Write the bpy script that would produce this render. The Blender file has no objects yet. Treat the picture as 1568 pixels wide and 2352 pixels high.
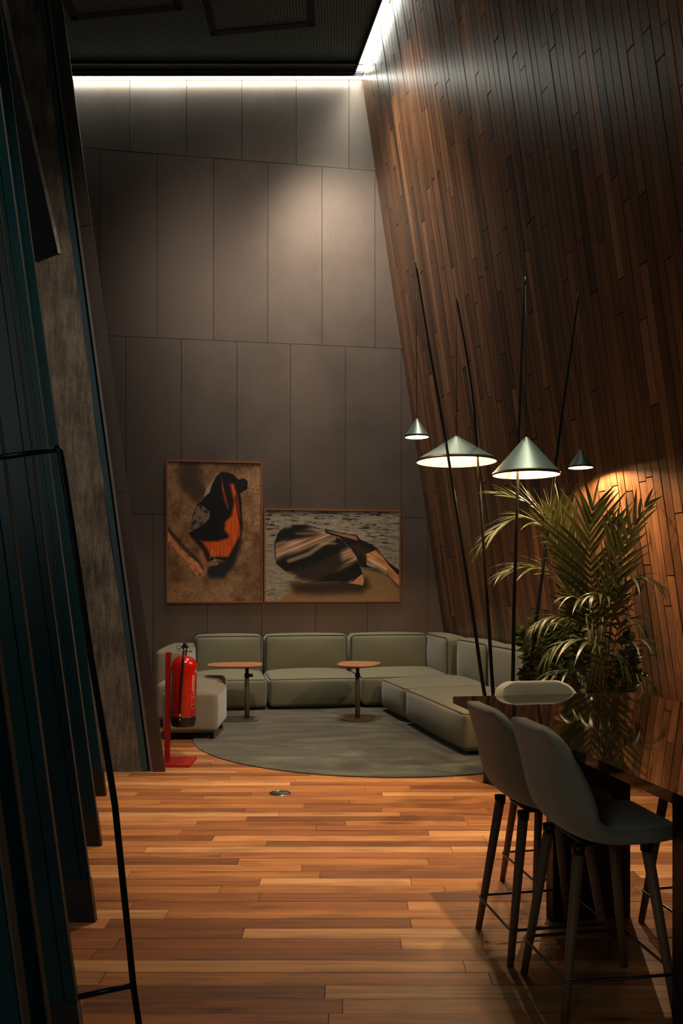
import bpy, math, random
import numpy as np
from mathutils import Vector, Matrix

# ------------------------------------------------------------------ camera, world, lights, exposure
SC = bpy.context.scene
COL = SC.collection
F, CX, HY, CH = 1923.0, 784.0, 1340.0, 1.5         # focal length and horizon in photo pixels, camera height
cam = bpy.data.cameras.new('camera'); co = bpy.data.objects.new('camera', cam); COL.objects.link(co)
cam.sensor_fit = 'VERTICAL'; cam.sensor_height = 36.0; cam.sensor_width = 24.0
cam.lens = 36.0 * F / 2352.0
cam.shift_y = (HY - 1176.0) / 2352.0
cam.clip_start = 0.05
co.location = (0, 0, CH); co.rotation_euler = (math.pi / 2, 0, 0)
SC.camera = co
SC.view_settings.view_transform = 'Standard'
SC.view_settings.look = 'None'
SC.view_settings.exposure = 0.0
SC.view_settings.gamma = 1.0
SC.view_settings.use_curve_mapping = False
w = bpy.data.worlds.new('world'); SC.world = w; w.use_nodes = True
w.node_tree.nodes['Background'].inputs[0].default_value = (0.38, 0.52, 0.50, 1)
w.node_tree.nodes['Background'].inputs[1].default_value = 0.09

def add_light(kind, name, loc, target, power, color, size=0.1, spot=None, blend=0.4, sy=None):
    l = bpy.data.lights.new(name, kind); l.energy = power; l.color = color
    o = bpy.data.objects.new(name, l); COL.objects.link(o); o.location = loc
    if target is not None:
        d = Vector(target) - Vector(loc)
        o.rotation_euler = d.to_track_quat('-Z', 'Y').to_euler()
    if kind == 'AREA':
        l.size = size
        if sy: l.shape = 'RECTANGLE'; l.size_y = sy
    else:
        l.shadow_soft_size = size
    if kind == 'SPOT':
        l.spot_size = math.radians(spot); l.spot_blend = blend
    return o
WARM = (1.0, 0.66, 0.38)
NEUT = (1.0, 0.88, 0.72)
# ceiling spotlights and one added fill
add_light('SPOT', 'spot_table_aisle', (1.50, 4.75, 7.9), (0.40, 5.5, 0), 1900, (1.0, 0.78, 0.52), 0.10, 34, 0.8)
add_light('SPOT', 'spot_aisle_far', (0.9, 7.9, 8.0), (-0.35, 5.6, 0), 900, (1.0, 0.78, 0.52), 0.08, 40, 0.9)
add_light('SPOT', 'spot_lounge', (0.2, 9.3, 8.0), (-0.1, 9.2, 0), 640, NEUT, 0.12, 40, 0.8)
add_light('SPOT', 'spot_pictures', (-0.6, 9.9, 8.0), (-0.55, 10.75, 0.6), 550, (1.0, 0.75, 0.52), 0.08, 28, 0.8)
add_light('SPOT', 'pillar_fill', (0.6, 3.0, 7.4), (-1.9, 6.6, 1.6), 900, NEUT, 0.15, 50, 1.0)  # added fill that brightens the concrete pillar
# dim cool fill added behind the camera, no window known there
add_light('AREA', 'camera_side_fill', (-3.4, -3.0, 4.0), (0.0, 8.0, 2.5), 52, (0.92, 0.97, 0.90), 3.0, sy=3.4)
add_light('SPOT', 'back_wall_fill', (-0.9, 5.0, 7.7), (0.2, 11.2, 4.2), 210, (1.0, 0.84, 0.70), 0.4, 66, 1.0)  # added fill that lifts the middle of the back wall
add_light('SPOT', 'spot_corner', (0.05, 9.1, 8.05), (0.75, 11.2, 3.0), 560, (1.0, 0.86, 0.70), 0.3, 88, 1.0)

# ------------------------------------------------------------------ helpers
def P(px, py, Y):
    return Vector(((px - CX) / F * Y, Y, CH - (py - HY) / F * Y))

def lin(c):
    out = []
    for v in c:
        v = v / 255.0
        out.append(v / 12.92 if v <= 0.04045 else ((v + 0.055) / 1.055) ** 2.4)
    return tuple(out)

class NT:
    def __init__(s, name):
        s.m = bpy.data.materials.new(name); s.m.use_nodes = True
        s.t = s.m.node_tree; s.n = s.t.nodes; s.l = s.t.links
        s.b = s.n['Principled BSDF']
    def node(s, kind, **kw):
        n = s.n.new(kind)
        for k, v in kw.items(): setattr(n, k, v)
        return n
    def link(s, a, b): s.l.new(a, b)
    def set(s, **kw):
        for k, v in kw.items():
            s.b.inputs[k.replace('_', ' ')].default_value = v
    def math(s, op, a, b=None, c=None, clamp=False):
        n = s.node('ShaderNodeMath', operation=op); n.use_clamp = clamp
        for i, v in enumerate((a, b, c)):
            if v is None: continue
            if isinstance(v, (int, float)): n.inputs[i].default_value = v
            else: s.link(v, n.inputs[i])
        return n.outputs[0]
    def mix(s, fac, a, b, mode='MIX'):
        n = s.node('ShaderNodeMix', data_type='RGBA', blend_type=mode)
        for i, v in ((0, fac), (6, a), (7, b)):
            if isinstance(v, (int, float)): n.inputs[i].default_value = v
            elif isinstance(v, tuple): n.inputs[i].default_value = (*v[:3], 1)
            else: s.link(v, n.inputs[i])
        return n.outputs[2]
    def coords(s, scale=(1, 1, 1), kind='Object'):
        tc = s.node('ShaderNodeTexCoord'); mp = s.node('ShaderNodeMapping')
        mp.inputs['Scale'].default_value = scale
        s.link(tc.outputs[kind], mp.inputs['Vector']); return mp.outputs[0]
    def noise(s, vec, scale=5, detail=4, rough=0.55, dist=0.0):
        n = s.node('ShaderNodeTexNoise'); n.inputs['Scale'].default_value = scale
        n.inputs['Detail'].default_value = detail; n.inputs['Roughness'].default_value = rough
        n.inputs['Distortion'].default_value = dist
        s.link(vec, n.inputs['Vector']); return n.outputs['Fac']
    def ramp(s, fac, stops):
        n = s.node('ShaderNodeValToRGB'); e = n.color_ramp.elements
        while len(e) > 1: e.remove(e[-1])
        e[0].position = stops[0][0]; e[0].color = (*stops[0][1], 1)
        for p, c in stops[1:]:
            q = e.new(p); q.color = (*c, 1)
        s.link(fac, n.inputs[0]); return n.outputs[0]
    def bump(s, h, strength=0.2, dist=0.01):
        n = s.node('ShaderNodeBump'); n.inputs['Strength'].default_value = strength
        n.inputs['Distance'].default_value = dist
        s.link(h, n.inputs['Height']); s.link(n.outputs[0], s.b.inputs['Normal'])

def g1(v): return (v, v, v)

def simple(name, rgb, rough=0.5, metal=0.0, nscale=30, var=0.15, coat=0.0, bump=0.0, emit=None):
    m = NT(name); c = lin(rgb)
    v = m.coords(); nz = m.noise(v, nscale, 3)
    col = m.mix(nz, tuple(x * (1 - var) for x in c), tuple(x * (1 + var) for x in c))
    m.link(col, m.b.inputs['Base Color']); m.set(Roughness=rough, Metallic=metal)
    m.b.inputs['Coat Weight'].default_value = coat
    if bump: m.bump(nz, bump, 0.005)
    if emit:
        m.b.inputs['Emission Color'].default_value = (*emit[0], 1); m.b.inputs['Emission Strength'].default_value = emit[1]
    return m.m

def board_mat(name, rough, coat, grain_dark, knot=True, gstr=1.0):
    m = NT(name)
    a = m.node('ShaderNodeAttribute', attribute_name='tone'); bcn = m.node('ShaderNodeAttribute', attribute_name='bc')
    mp = m.node('ShaderNodeMapping'); mp.inputs['Scale'].default_value = (1.6, 46, 1); m.link(bcn.outputs['Vector'], mp.inputs[0])
    g = m.noise(mp.outputs[0], 1.0, 5, 0.6, 0.4)
    mp2 = m.node('ShaderNodeMapping'); mp2.inputs['Scale'].default_value = (2.4, 9, 1); m.link(bcn.outputs['Vector'], mp2.inputs[0])
    g2 = m.noise(mp2.outputs[0], 1.0, 3, 0.5, 0.8)
    f = m.math('ADD', m.math('MULTIPLY', g, 0.6), m.math('MULTIPLY', g2, 0.4))
    k = m.ramp(f, [(0.34, g1(grain_dark)), (0.52, g1(0.92)), (0.7, g1(1.18))])
    col = m.mix(gstr, a.outputs['Color'], k, 'MULTIPLY')
    if knot:
        mp3 = m.node('ShaderNodeMapping'); mp3.inputs['Scale'].default_value = (1.5, 7.5, 1); m.link(bcn.outputs['Vector'], mp3.inputs[0])
        vo = m.node('ShaderNodeTexVoronoi'); vo.inputs['Scale'].default_value = 1.0; m.link(mp3.outputs[0], vo.inputs['Vector'])
        nz = m.noise(bcn.outputs['Vector'], 30, 2)
        d = m.math('ADD', vo.outputs['Distance'], m.math('MULTIPLY', nz, 0.05))
        sel = m.math('GREATER_THAN', m.node('ShaderNodeSeparateColor').outputs[0], 0.42)
        sc_ = sel.node.inputs[0].links[0].from_node; m.link(vo.outputs['Color'], sc_.inputs[0])
        kn = m.math('MULTIPLY', m.ramp(d, [(0.045, g1(0.9)), (0.12, g1(0.35)), (0.24, g1(0.0))]), sel)
        col = m.mix(kn, col, lin((52, 26, 14)))
    m.link(col, m.b.inputs['Base Color'])
    m.set(Roughness=rough); m.b.inputs['Coat Weight'].default_value = coat; m.b.inputs['Coat Roughness'].default_value = 0.22
    m.bump(f, 0.12, 0.002)
    return m.m

def fabric(name, rgb, scale=1.0, sheen=0.4):
    m = NT(name); c = lin(rgb); v = m.coords()
    n1 = m.noise(v, 420 * scale, 2); n2 = m.noise(v, 9, 3)
    f = m.math('ADD', m.math('MULTIPLY', n1, 0.75), m.math('MULTIPLY', n2, 0.25))
    col = m.mix(f, tuple(x * 0.62 for x in c), tuple(x * 1.38 for x in c))
    m.link(col, m.b.inputs['Base Color']); m.set(Roughness=0.95)
    m.b.inputs['Sheen Weight'].default_value = sheen; m.b.inputs['Sheen Roughness'].default_value = 0.4
    m.b.inputs['Specular IOR Level'].default_value = 0.15
    m.bump(n1, 0.5, 0.002)
    return m.m

class MB:
    """collects shapes into one mesh"""
    def __init__(s): s.v = []; s.f = []; s.sm = []
    def add(s, vs, fs, smooth=False):
        o = len(s.v); s.v += [tuple(p) for p in vs]; s.f += [tuple(i + o for i in f) for f in fs]; s.sm += [smooth] * len(fs)
    def box(s, lo, hi, M=None, taper=None):
        x0, y0, z0 = lo; x1, y1, z1 = hi
        vs = [Vector(p) for p in ((x0,y0,z0),(x1,y0,z0),(x1,y1,z0),(x0,y1,z0),(x0,y0,z1),(x1,y0,z1),(x1,y1,z1),(x0,y1,z1))]
        if M: vs = [M @ p for p in vs]
        s.add(vs, [(0,3,2,1),(4,5,6,7),(0,1,5,4),(1,2,6,5),(2,3,7,6),(3,0,4,7)])
    def hexa(s, bot, top):
        s.add(list(bot) + list(top), [(0,3,2,1),(4,5,6,7),(0,1,5,4),(1,2,6,5),(2,3,7,6),(3,0,4,7)])
    def tube(s, path, rad, n=12, closed=False, caps=True):
        pts = [Vector(p) for p in path]; k = len(pts)
        if not hasattr(rad, '__len__'): rad = [rad] * k
        up = None; vs = []
        for i, p in enumerate(pts):
            a = pts[(i - 1) % k] if (closed or i > 0) else p; b = pts[(i + 1) % k] if (closed or i < k - 1) else p
            t = (b - a).normalized()
            if up is None:
                up = t.orthogonal().normalized()
            up = (up - t * up.dot(t)).normalized(); sd = t.cross(up)
            for j in range(n):
                an = 2 * math.pi * j / n
                vs.append(p + (up * math.cos(an) + sd * math.sin(an)) * rad[i])
        fs = []
        for i in range(k if closed else k - 1):
            q = (i + 1) % k
            for j in range(n):
                fs.append((i*n+j, i*n+(j+1)%n, q*n+(j+1)%n, q*n+j))
        if not closed and caps:
            fs.append(tuple(range(n))[::-1]); fs.append(tuple((k-1)*n + j for j in range(n)))
        s.add(vs, fs, True)
    def lathe(s, prof, c=(0,0,0), n=40, M=None, smooth=True, caps=True):
        vs = []; c = Vector(c)
        for r, z in prof:
            for j in range(n):
                a = 2*math.pi*j/n; p = Vector((r*math.cos(a), r*math.sin(a), z))
                if M: p = M @ p
                vs.append(p + c)
        fs = []
        for i in range(len(prof)-1):
            for j in range(n):
                fs.append((i*n+j, i*n+(j+1)%n, (i+1)*n+(j+1)%n, (i+1)*n+j))
        if caps and prof[0][0] > 1e-4: fs.append(tuple(range(n))[::-1])
        if caps and prof[-1][0] > 1e-4: fs.append(tuple((len(prof)-1)*n+j for j in range(n)))
        s.add(vs, fs, smooth)
    def ring(s, prof, c=(0,0,0), n=40):            # closed profile lathe
        vs = []; c = Vector(c); k = len(prof)
        for r, z in prof:
            for j in range(n):
                a = 2*math.pi*j/n; vs.append(Vector((r*math.cos(a), r*math.sin(a), z)) + c)
        fs = []
        for i in range(k):
            q = (i+1) % k
            for j in range(n): fs.append((i*n+j, i*n+(j+1)%n, q*n+(j+1)%n, q*n+j))
        s.add(vs, fs, True)
    def prism(s, outline, d):                       # outline of 3D points pushed along d
        o = [Vector(p) for p in outline]; d = Vector(d); k = len(o)
        s.add(o + [p + d for p in o], [tuple(range(k)), tuple(range(2*k-1, k-1, -1))] + [(i, i+k, (i+1)%k+k, (i+1)%k) for i in range(k)])
    def rbox(s, lo, hi, r, M=None, bulge=(0,0,0), n=7):   # cushion: rounded, puffed box
        lo = Vector(lo); hi = Vector(hi); c = (lo+hi)/2; h = (hi-lo)/2
        r = min(r, *h)
        def axis(hh):
            e = [0, 0.12, 0.35, 0.65, 1.0]
            a = [-hh + r*q for q in e]; m_ = [(-hh+r) + (2*hh-2*r)*i/n for i in range(1, n)]
            return a + m_ + [-q for q in a[::-1]]
        ax = [axis(h[i]) for i in range(3)]
        idx = {}; vs = []; fs = []
        def vert(i, j, k):
            if (i,j,k) in idx: return idx[(i,j,k)]
            p = Vector((ax[0][i], ax[1][j], ax[2][k]))
            q = Vector([max(-(h[t]-r), min(h[t]-r, p[t])) for t in range(3)])
            d = p - q
            if d.length > 1e-9: d = d.normalized()*r
            p2 = q + d
            for t in range(3):
                a, b = [u for u in range(3) if u != t]
                fa = max(0, 1-(p[a]/h[a])**2); fb = max(0, 1-(p[b]/h[b])**2)
                sg = 1 if p[t] > 0 else -1
                p2[t] += sg*bulge[t]*fa**.6*fb**.6*(abs(p[t])/h[t])**2
            p2 += c
            if M: p2 = M @ p2
            idx[(i,j,k)] = len(vs); vs.append(p2); return idx[(i,j,k)]
        N = [len(a) for a in ax]
        for t in range(3):
            a, b = (t+1)%3, (t+2)%3
            for side in (0, N[t]-1):
                for i in range(N[a]-1):
                    for j in range(N[b]-1):
                        def mk(u, v_):
                            q = [0,0,0]; q[t] = side; q[a] = u; q[b] = v_; return vert(*q)
                        f = [mk(i,j), mk(i+1,j), mk(i+1,j+1), mk(i,j+1)]
                        fs.append(tuple(f if side else f[::-1]))
        s.add(vs, fs, True)
    def loop(s, pts, r, rc=0.05, n=8):              # closed tube with rounded corners
        P_ = [Vector(p) for p in pts]; out = []; k = len(P_)
        for i in range(k):
            a, p, b = P_[i-1], P_[i], P_[(i+1)%k]
            u = (a-p).normalized(); w_ = (b-p).normalized()
            for t in (0, .25, .5, .75, 1):
                out.append(p + u*rc*(1-t)**2 + w_*rc*t**2)
        s.tube(out, r, n, closed=True)
    def build(s, name, mat, parent=None):
        me = bpy.data.meshes.new(name); me.from_pydata(s.v, [], s.f); me.update()
        me.polygons.foreach_set('use_smooth', s.sm)
        me.materials.append(mat)
        o = bpy.data.objects.new(name, me); COL.objects.link(o)
        if parent: o.parent = parent
        return o

def tag(o, label, cat, group=None):
    o['label'] = label; o['category'] = cat
    if group: o['group'] = group
    return o
def thing(name, label, cat, loc=(0,0,0), rz=0, group=None):
    o = bpy.data.objects.new(name, None); COL.objects.link(o); o.empty_display_size = 0.1
    o.location = loc; o.rotation_euler = (0, 0, rz)
    return tag(o, label, cat, group)
def struct(o): o['kind'] = 'structure'; return o
def copy_tree(o, parent=None):
    c = o.copy(); COL.objects.link(c)
    if parent: c.parent = parent
    for ch in list(o.children): copy_tree(ch, c)
    return c

random.seed(7)
# ------------------------------------------------------------------ materials
M_floor = board_mat('floor_wood', 0.42, 0.1, 0.40)
M_wallwood = board_mat('wall_wood', 0.29, 0.0, 0.55)
M_black = simple('black_matte', (16, 17, 17), 0.6)
M_led = simple('led_diffuser', (235, 230, 215), 0.6, emit=((0.95, 1.0, 0.88), 17.0))

def panel_mat():
    m = NT('bronze_panel'); a = m.node('ShaderNodeAttribute', attribute_name='tone')
    v = m.coords((1, 1, 1)); n1 = m.noise(v, 1.6, 4, 0.6, 0.3); v2 = m.coords((14, 14, 0.8)); n2 = m.noise(v2, 5, 3)
    n3 = m.noise(v, 260, 1)
    k = m.ramp(n1, [(0.35, g1(0.91)), (0.62, g1(1.06))])
    c = m.mix(1.0, a.outputs['Color'], k, 'MULTIPLY')
    c = m.mix(m.math('MULTIPLY', n2, 0.25), c, lin((60, 56, 54)))
    c = m.mix(m.math('MULTIPLY', n3, 0.3), c, lin((96, 82, 74)))
    m.link(c, m.b.inputs['Base Color'])
    m.link(m.math('ADD', m.math('MULTIPLY', n1, 0.10), 0.40), m.b.inputs['Roughness'])
    m.set(Metallic=0.7); m.bump(n3, 0.05, 0.001)
    return m.m
M_panel = panel_mat()

def tone_attr(o, tones, bc=None):
    me = o.data
    a = me.color_attributes.new('tone', 'FLOAT_COLOR', 'POINT')
    a.data.foreach_set('color', np.array([(*t, 1) for t in tones], dtype=np.float32).ravel())
    if bc is not None:
        b = me.attributes.new('bc', 'FLOAT_VECTOR', 'POINT')
        b.data.foreach_set('vector', np.array(bc, dtype=np.float32).ravel())

# ------------------------------------------------------------------ floor boards
def jitter(c, a):
    return tuple(max(0.001, x) for x in c) if a == 0 else tuple(max(0.001, x * a) for x in c)
def make_floor():
    mb = MB(); tones = []; bc = []
    pal = [lin(c) for c in ((180,118,68),(168,104,58),(190,130,80),(150,92,52),(174,112,62),(202,146,96),(132,82,48),(182,120,68),(160,100,58))]
    W = 0.103; y = -1.2; 
    while y < 11.7:
        x = -4.3 + random.uniform(-1, 0)
        while x < 4.2:
            L = random.uniform(0.55, 1.9); c = random.choice(pal); k = random.uniform(0.88, 1.14)
            z = random.uniform(-0.0006, 0.0006); g = 0.0012
            lo = (x+g, y+g, -0.02); hi = (x+L-g, y+W-g, z)
            n0 = len(mb.v); mb.box(lo, hi)
            r = random.uniform(0, 100)
            for p in mb.v[n0:]:
                tones.append(tuple(q*k for q in c)); bc.append((p[0]+r, p[1]+r*.37, r))
            x += L
        y += W
    o = mb.build('floor', M_floor); struct(o); tone_attr(o, tones, bc)
    b = MB(); b.box((-4.4, -1.3, -0.06), (4.3, 11.8, -0.021)); sb = b.build('subfloor', simple('floor_gap', (26, 15, 9), 0.8), o)
make_floor()

# ------------------------------------------------------------------ right wall: leaning wooden boards
R_ = Vector((0.2155, -0.9765, 0)).normalized()
Lv = Vector((-0.151, -0.024, 1.0)); 
C0 = Vector((1.514, 11.39, 0))
Nw = R_.cross(Lv).normalized()
if Nw.x > 0: Nw = -Nw
def wallpt(s, z, out=0.0): return C0 + R_*s + Lv*z + Nw*out
def make_wood_wall():
    mb = MB(); tones = []; bc = []
    pal = [lin(c) for c in ((138,97,68),(126,89,63),(116,81,58),(148,107,77),(100,73,54),(132,93,66),(162,119,86),(120,85,60),(86,65,50))]
    s = -0.15
    while s < 10.4:
        W = random.choice((0.088, 0.098, 0.098, 0.105))
        z = random.uniform(-1.2, 0)
        while z < 8.3:
            L = random.uniform(0.6, 3.0); c = random.choice(pal); k = random.uniform(0.88, 1.1)
            out = random.choice((0.0, 0.0, 0.001, 0.002, 0.003, 0.004)); g = 0.0042
            z0, z1 = max(z, 0.0)+g, min(z+L, 8.32)-g
            if z1 > z0 + .02:
                n0 = len(mb.v)
                mb.hexa([wallpt(s+g, z0, -.03), wallpt(s+W-g, z0, -.03), wallpt(s+W-g, z0, out), wallpt(s+g, z0, out)],
                        [wallpt(s+g, z1, -.03), wallpt(s+W-g, z1, -.03), wallpt(s+W-g, z1, out), wallpt(s+g, z1, out)])
                r = random.uniform(0, 100)
                for p in ((z0,s),(z0,s+W),(z0,s+W),(z0,s),(z1,s),(z1,s+W),(z1,s+W),(z1,s)):
                    tones.append(tuple(q*k for q in c)); bc.append((p[0]+r, p[1]+r*.37, r))
            z += L
        s += W
    o = mb.build('wall_right', M_wallwood); struct(o); tone_attr(o, tones, bc)
    b = MB(); b.hexa([wallpt(-.2,0,-.08), wallpt(10.5,0,-.08), wallpt(10.5,0,-.032), wallpt(-.2,0,-.032)],
                     [wallpt(-.2,8.4,-.08), wallpt(10.5,8.4,-.08), wallpt(10.5,8.4,-.032), wallpt(-.2,8.4,-.032)])
    b.build('wall_backing', simple('gap_dark', (18, 11, 8), 0.9), o)
make_wood_wall()

# ------------------------------------------------------------------ back wall: bronze panels
A0, SL = 11.15, 0.159                      # back wall: Y = A0 + SL * X
U = Vector((1, SL, 0)).normalized(); NB = Vector((SL, -1, 0)).normalized()
def onwall(px, py, off=0.0):
    k = (px - CX) / F; Y = (A0 - off/abs(NB.y)) / (1 - SL * k); return P(px, py, Y)
def make_back_wall():
    zc = lambda x: 8.30 + 0.0965 * (x - 0.27)
    rows = [(7.03, None, 260, (298, 428, 555, 680, 801)), (4.66, 7.03, 560, (229, 361, 490, 615, 739.5, 860.5)),
            (2.39, 4.66, 980, (289, 416.5, 544, 667, 793, 921)), (0.0, 2.39, 1420, (351, 476, 601, 724, 844, 982))]
    mb = MB(); tones = []
    for z0, z1, py, seams in rows:
        xs = [onwall(q, py).x for q in seams]
        d = xs[1]-xs[0]
        while xs[0] > -3.9: xs.insert(0, xs[0]-d)
        while xs[-1] < 2.0: xs.append(xs[-1]+d)
        for a, b in zip(xs, xs[1:]):
            g = 0.0028; t = random.uniform(0.0, 0.002); k = random.uniform(0.93, 1.07)
            tz = z1-g if z1 else None
            n0 = len(mb.v)
            def pt(x, z, o): return Vector((x, A0+SL*x, z)) + NB*o
            mb.hexa([pt(a+g,z0+g,-.02), pt(b-g,z0+g,-.02), pt(b-g,z0+g,t), pt(a+g,z0+g,t)],
                    [pt(a+g,tz or zc(a),-.02), pt(b-g,tz or zc(b),-.02), pt(b-g,tz or zc(b),t), pt(a+g,tz or zc(a),t)])
            tones += [tuple(q*k for q in lin((136, 123, 114)))]*(len(mb.v)-n0)
    o = mb.build('wall_back', M_panel); struct(o); tone_attr(o, tones)
    b = MB(); e = lambda x, z, q: Vector((x, A0+SL*x, z)) + NB*q
    b.hexa([e(-4.6,0,-.1), e(2.6,0,-.1), e(2.6,0,-.021), e(-4.6,0,-.021)], [e(-4.6,8.4,-.1), e(2.6,8.4,-.1), e(2.6,8.6,-.021), e(-4.6,8.4,-.021)])
    b.build('wall_backing', simple('panel_joint', (14, 12, 11), 0.8), o)
make_back_wall()

# ------------------------------------------------------------------ ceiling
def zc(x, y=0): return 8.30 + 0.0965 * (x - 0.27)
def ceil_mat():
    m = NT('perforated_ceiling'); v = m.coords((27.5, 27.5, 1))
    fr = m.node('ShaderNodeVectorMath', operation='FRACTION'); m.link(v, fr.inputs[0])
    sp = m.node('ShaderNodeSeparateXYZ'); m.link(fr.outputs[0], sp.inputs[0])
    dx = m.math('SUBTRACT', sp.outputs[0], 0.5); dy = m.math('SUBTRACT', sp.outputs[1], 0.5)
    d = m.math('SQRT', m.math('ADD', m.math('MULTIPLY', dx, dx), m.math('MULTIPLY', dy, dy)))
    hole = m.math('LESS_THAN', d, 0.27)
    c = m.mix(hole, lin((96, 122, 128)), lin((8, 8, 9)))
    m.link(c, m.b.inputs['Base Color']); m.set(Roughness=0.5, Metallic=0.2); return m.m
M_ceil = ceil_mat()
M_trim = simple('dark_metal_trim', (50, 50, 49), 0.42, 0.6, 60, 0.2)
def strip(mb, pts_near, pts_far, th):
    a, b = pts_near; c, d = pts_far
    up = Vector((0, 0, th)); mb.hexa([a, b, d, c], [a+up, b+up, d+up, c+up])
def make_ceiling():
    def cp(x, off, dz=0):
        return Vector((x, A0+SL*x, 0)) + NB*off + Vector((0, 0, zc(x) + dz))
    def xw(off): # where the ceiling meets the wood wall, `off` in front of the back wall
        return 0
    # perforated field
    mb = MB()
    back = [cp(-4.2, .30), cp(0.12, .30)]
    s_near = 10.3
    wl = lambda s, out, dz=0: wallpt(s, (zc(wallpt(s, 8.25).x)), out) + Vector((0, 0, dz))
    rb = wl(0.25, .115); rn = wl(s_near, .115)
    ln = Vector((-4.2, rn.y, zc(-4.2)))
    bl = cp(-4.2, .30); 
    br = Vector((rb.x, rb.y, zc(rb.x)))
    mb.prism([bl, br, rn, ln], (0, 0, .05))
    o = mb.build('ceiling', M_ceil); struct(o)
    # hatch frames
    def hatch(x0, x1, y0, y1, w_=0.085):
        f = MB()
        for a, b, c, d in ((x0,x1,y0,y0+w_),(x0,x1,y1-w_,y1),(x0,x0+w_,y0,y1),(x1-w_,x1,y0,y1)):
            f.hexa([Vector((p, q, zc(p)-.012)) for p, q in ((a,c),(b,c),(b,d),(a,d))], [Vector((p, q, zc(p)+.01)) for p, q in ((a,c),(b,c),(b,d),(a,d))])
        f.build('hatch_frame', M_trimdark, o)
    hatch(-1.58, -0.32, 7.6, 10.12)
    hatch(-3.1, -1.82, 7.2, 9.62)
    # metal margin and light slot along the back wall
    t = MB(); xr = wl(0.05, .1).x
    strip(t, [cp(-4.2,.285,-.03), cp(.20,.285,-.03)], [cp(-4.2,.12,-.03), cp(.25,.12,-.03)], .05)
    tr = struct(t.build('trim_1', M_trim))
    t = MB()
    for off in (.285, .13): strip(t, [cp(-4.2,off+.01,-.042), cp(.24,off+.01,-.042)], [cp(-4.2,off-.01,-.042), cp(.25,off-.01,-.042)], .02)
    t.build('edge_bead', simple('bead_metal', (92, 92, 90), 0.35, 0.7), tr)
    # LED lines
    l = MB(); strip(l, [cp(-4.2,.108,-.085), cp(.262,.108,-.085)], [cp(-4.2,.04,-.085), cp(.272,.04,-.085)], .028)
    led = tag(l.build('light_strip', M_led), 'long white light strip along the top of the bronze panel wall', 'light strip', 'light strips at the ceiling edge')
    h = MB(); strip(h, [cp(-4.2,.118,-.086), cp(.260,.118,-.086)], [cp(-4.2,.109,-.086), cp(.262,.109,-.086)], .04)  # added cover that stops the strip's light spilling up and forward
    strip(h, [cp(-4.2,.109,-.056), cp(.262,.109,-.056)], [cp(-4.2,.036,-.056), cp(.272,.036,-.056)], .01)
    h.build('light_shield', M_trim, led)
    l = MB(); a, b = wl(.10, .012, -.035), wl(s_near, .012, -.035); c, d = wl(.10, .10, -.035), wl(s_near, .10, -.035)
    l.hexa([c, d, b, a], [p + Vector((0,0,.03)) for p in (c, d, b, a)])
    tag(l.build('light_strip', M_led), 'white light strip running diagonally along the top of the wooden wall', 'light strip', 'light strips at the ceiling edge')
    t = MB(); c, d = wl(.10, .104, -.05), wl(s_near, .104, -.05); e, f = wl(.10, .125, -.05), wl(s_near, .125, -.05)
    t.hexa([e, f, d, c], [p + Vector((0,0,.06)) for p in (e, f, d, c)])
    struct(t.build('trim_2', M_trim))
M_trimdark = simple('hatch_metal', (34, 35, 35), 0.5, 0.3)
make_ceiling()

# ------------------------------------------------------------------ left side: portal edge, pillar, fins
LEAN = 0.134
def concrete_mat(name, rgb):
    m = NT(name); v = m.coords(); n1 = m.noise(v, 3.5, 6, 0.62); n2 = m.noise(m.coords((9, 9, 1.3)), 3, 5, 0.65); n3 = m.noise(v, 70, 3)
    c = lin(rgb)
    f = m.math('ADD', m.math('MULTIPLY', n1, 0.5), m.math('MULTIPLY', n2, 0.5))
    col = m.ramp(f, [(0.36, tuple(x*0.38 for x in c)), (0.49, c), (0.61, tuple(x*1.7 for x in c))])
    # board marks that follow the lean
    tc = m.node('ShaderNodeTexCoord'); sp = m.node('ShaderNodeSeparateXYZ'); m.link(tc.outputs['Object'], sp.inputs[0])
    u = m.math('ADD', sp.outputs[0], m.math('MULTIPLY', sp.outputs[2], LEAN))
    u = m.math('ADD', u, m.math('MULTIPLY', n1, 0.02))
    fr = m.math('FRACT', m.math('MULTIPLY', u, 9.0)); ln = m.math('LESS_THAN', fr, 0.04)
    fz = m.math('FRACT', m.math('MULTIPLY', m.math('ADD', sp.outputs[2], m.math('MULTIPLY', n3, 0.02)), 3.7)); l2 = m.math('LESS_THAN', fz, 0.022)
    col = m.mix(m.math('MULTIPLY', m.math('MAXIMUM', ln, m.math('MULTIPLY', l2, 0.5)), 0.4), col, tuple(x*.25 for x in c))
    m.link(col, m.b.inputs['Base Color']); m.set(Roughness=0.85)
    m.bump(m.math('ADD', f, m.math('MULTIPLY', n3, .3)), 0.7, 0.03)
    return m.m
M_conc = concrete_mat('board_marked_concrete', (96, 86, 74))
M_conclit = concrete_mat('lit_concrete', (150, 142, 130))  # same concrete made paler: light on the chamfer put into the colour
D0 = 6.66
def ip(x, y, Y=D0): return P(x, y, Y)
def lean_x(x, y0, y): return x - LEAN*(y0 - y)
FY = HY + CH*F/D0                                          # image row of the floor at D0
def lean_bar(x0, x1, Y, depth, ztop=8.3, zb=0.0):
    a, b = P(x0, HY + CH*F/Y, Y), P(x1, HY + CH*F/Y, Y)
    q = lambda p, z, dy: Vector((p.x - LEAN*z, Y+dy, z))
    return [q(a,zb,0), q(b,zb,0), q(b,zb,depth), q(a,zb,depth)], [q(a,ztop,0), q(b,ztop,0), q(b,ztop,depth), q(a,ztop,depth)]
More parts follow.
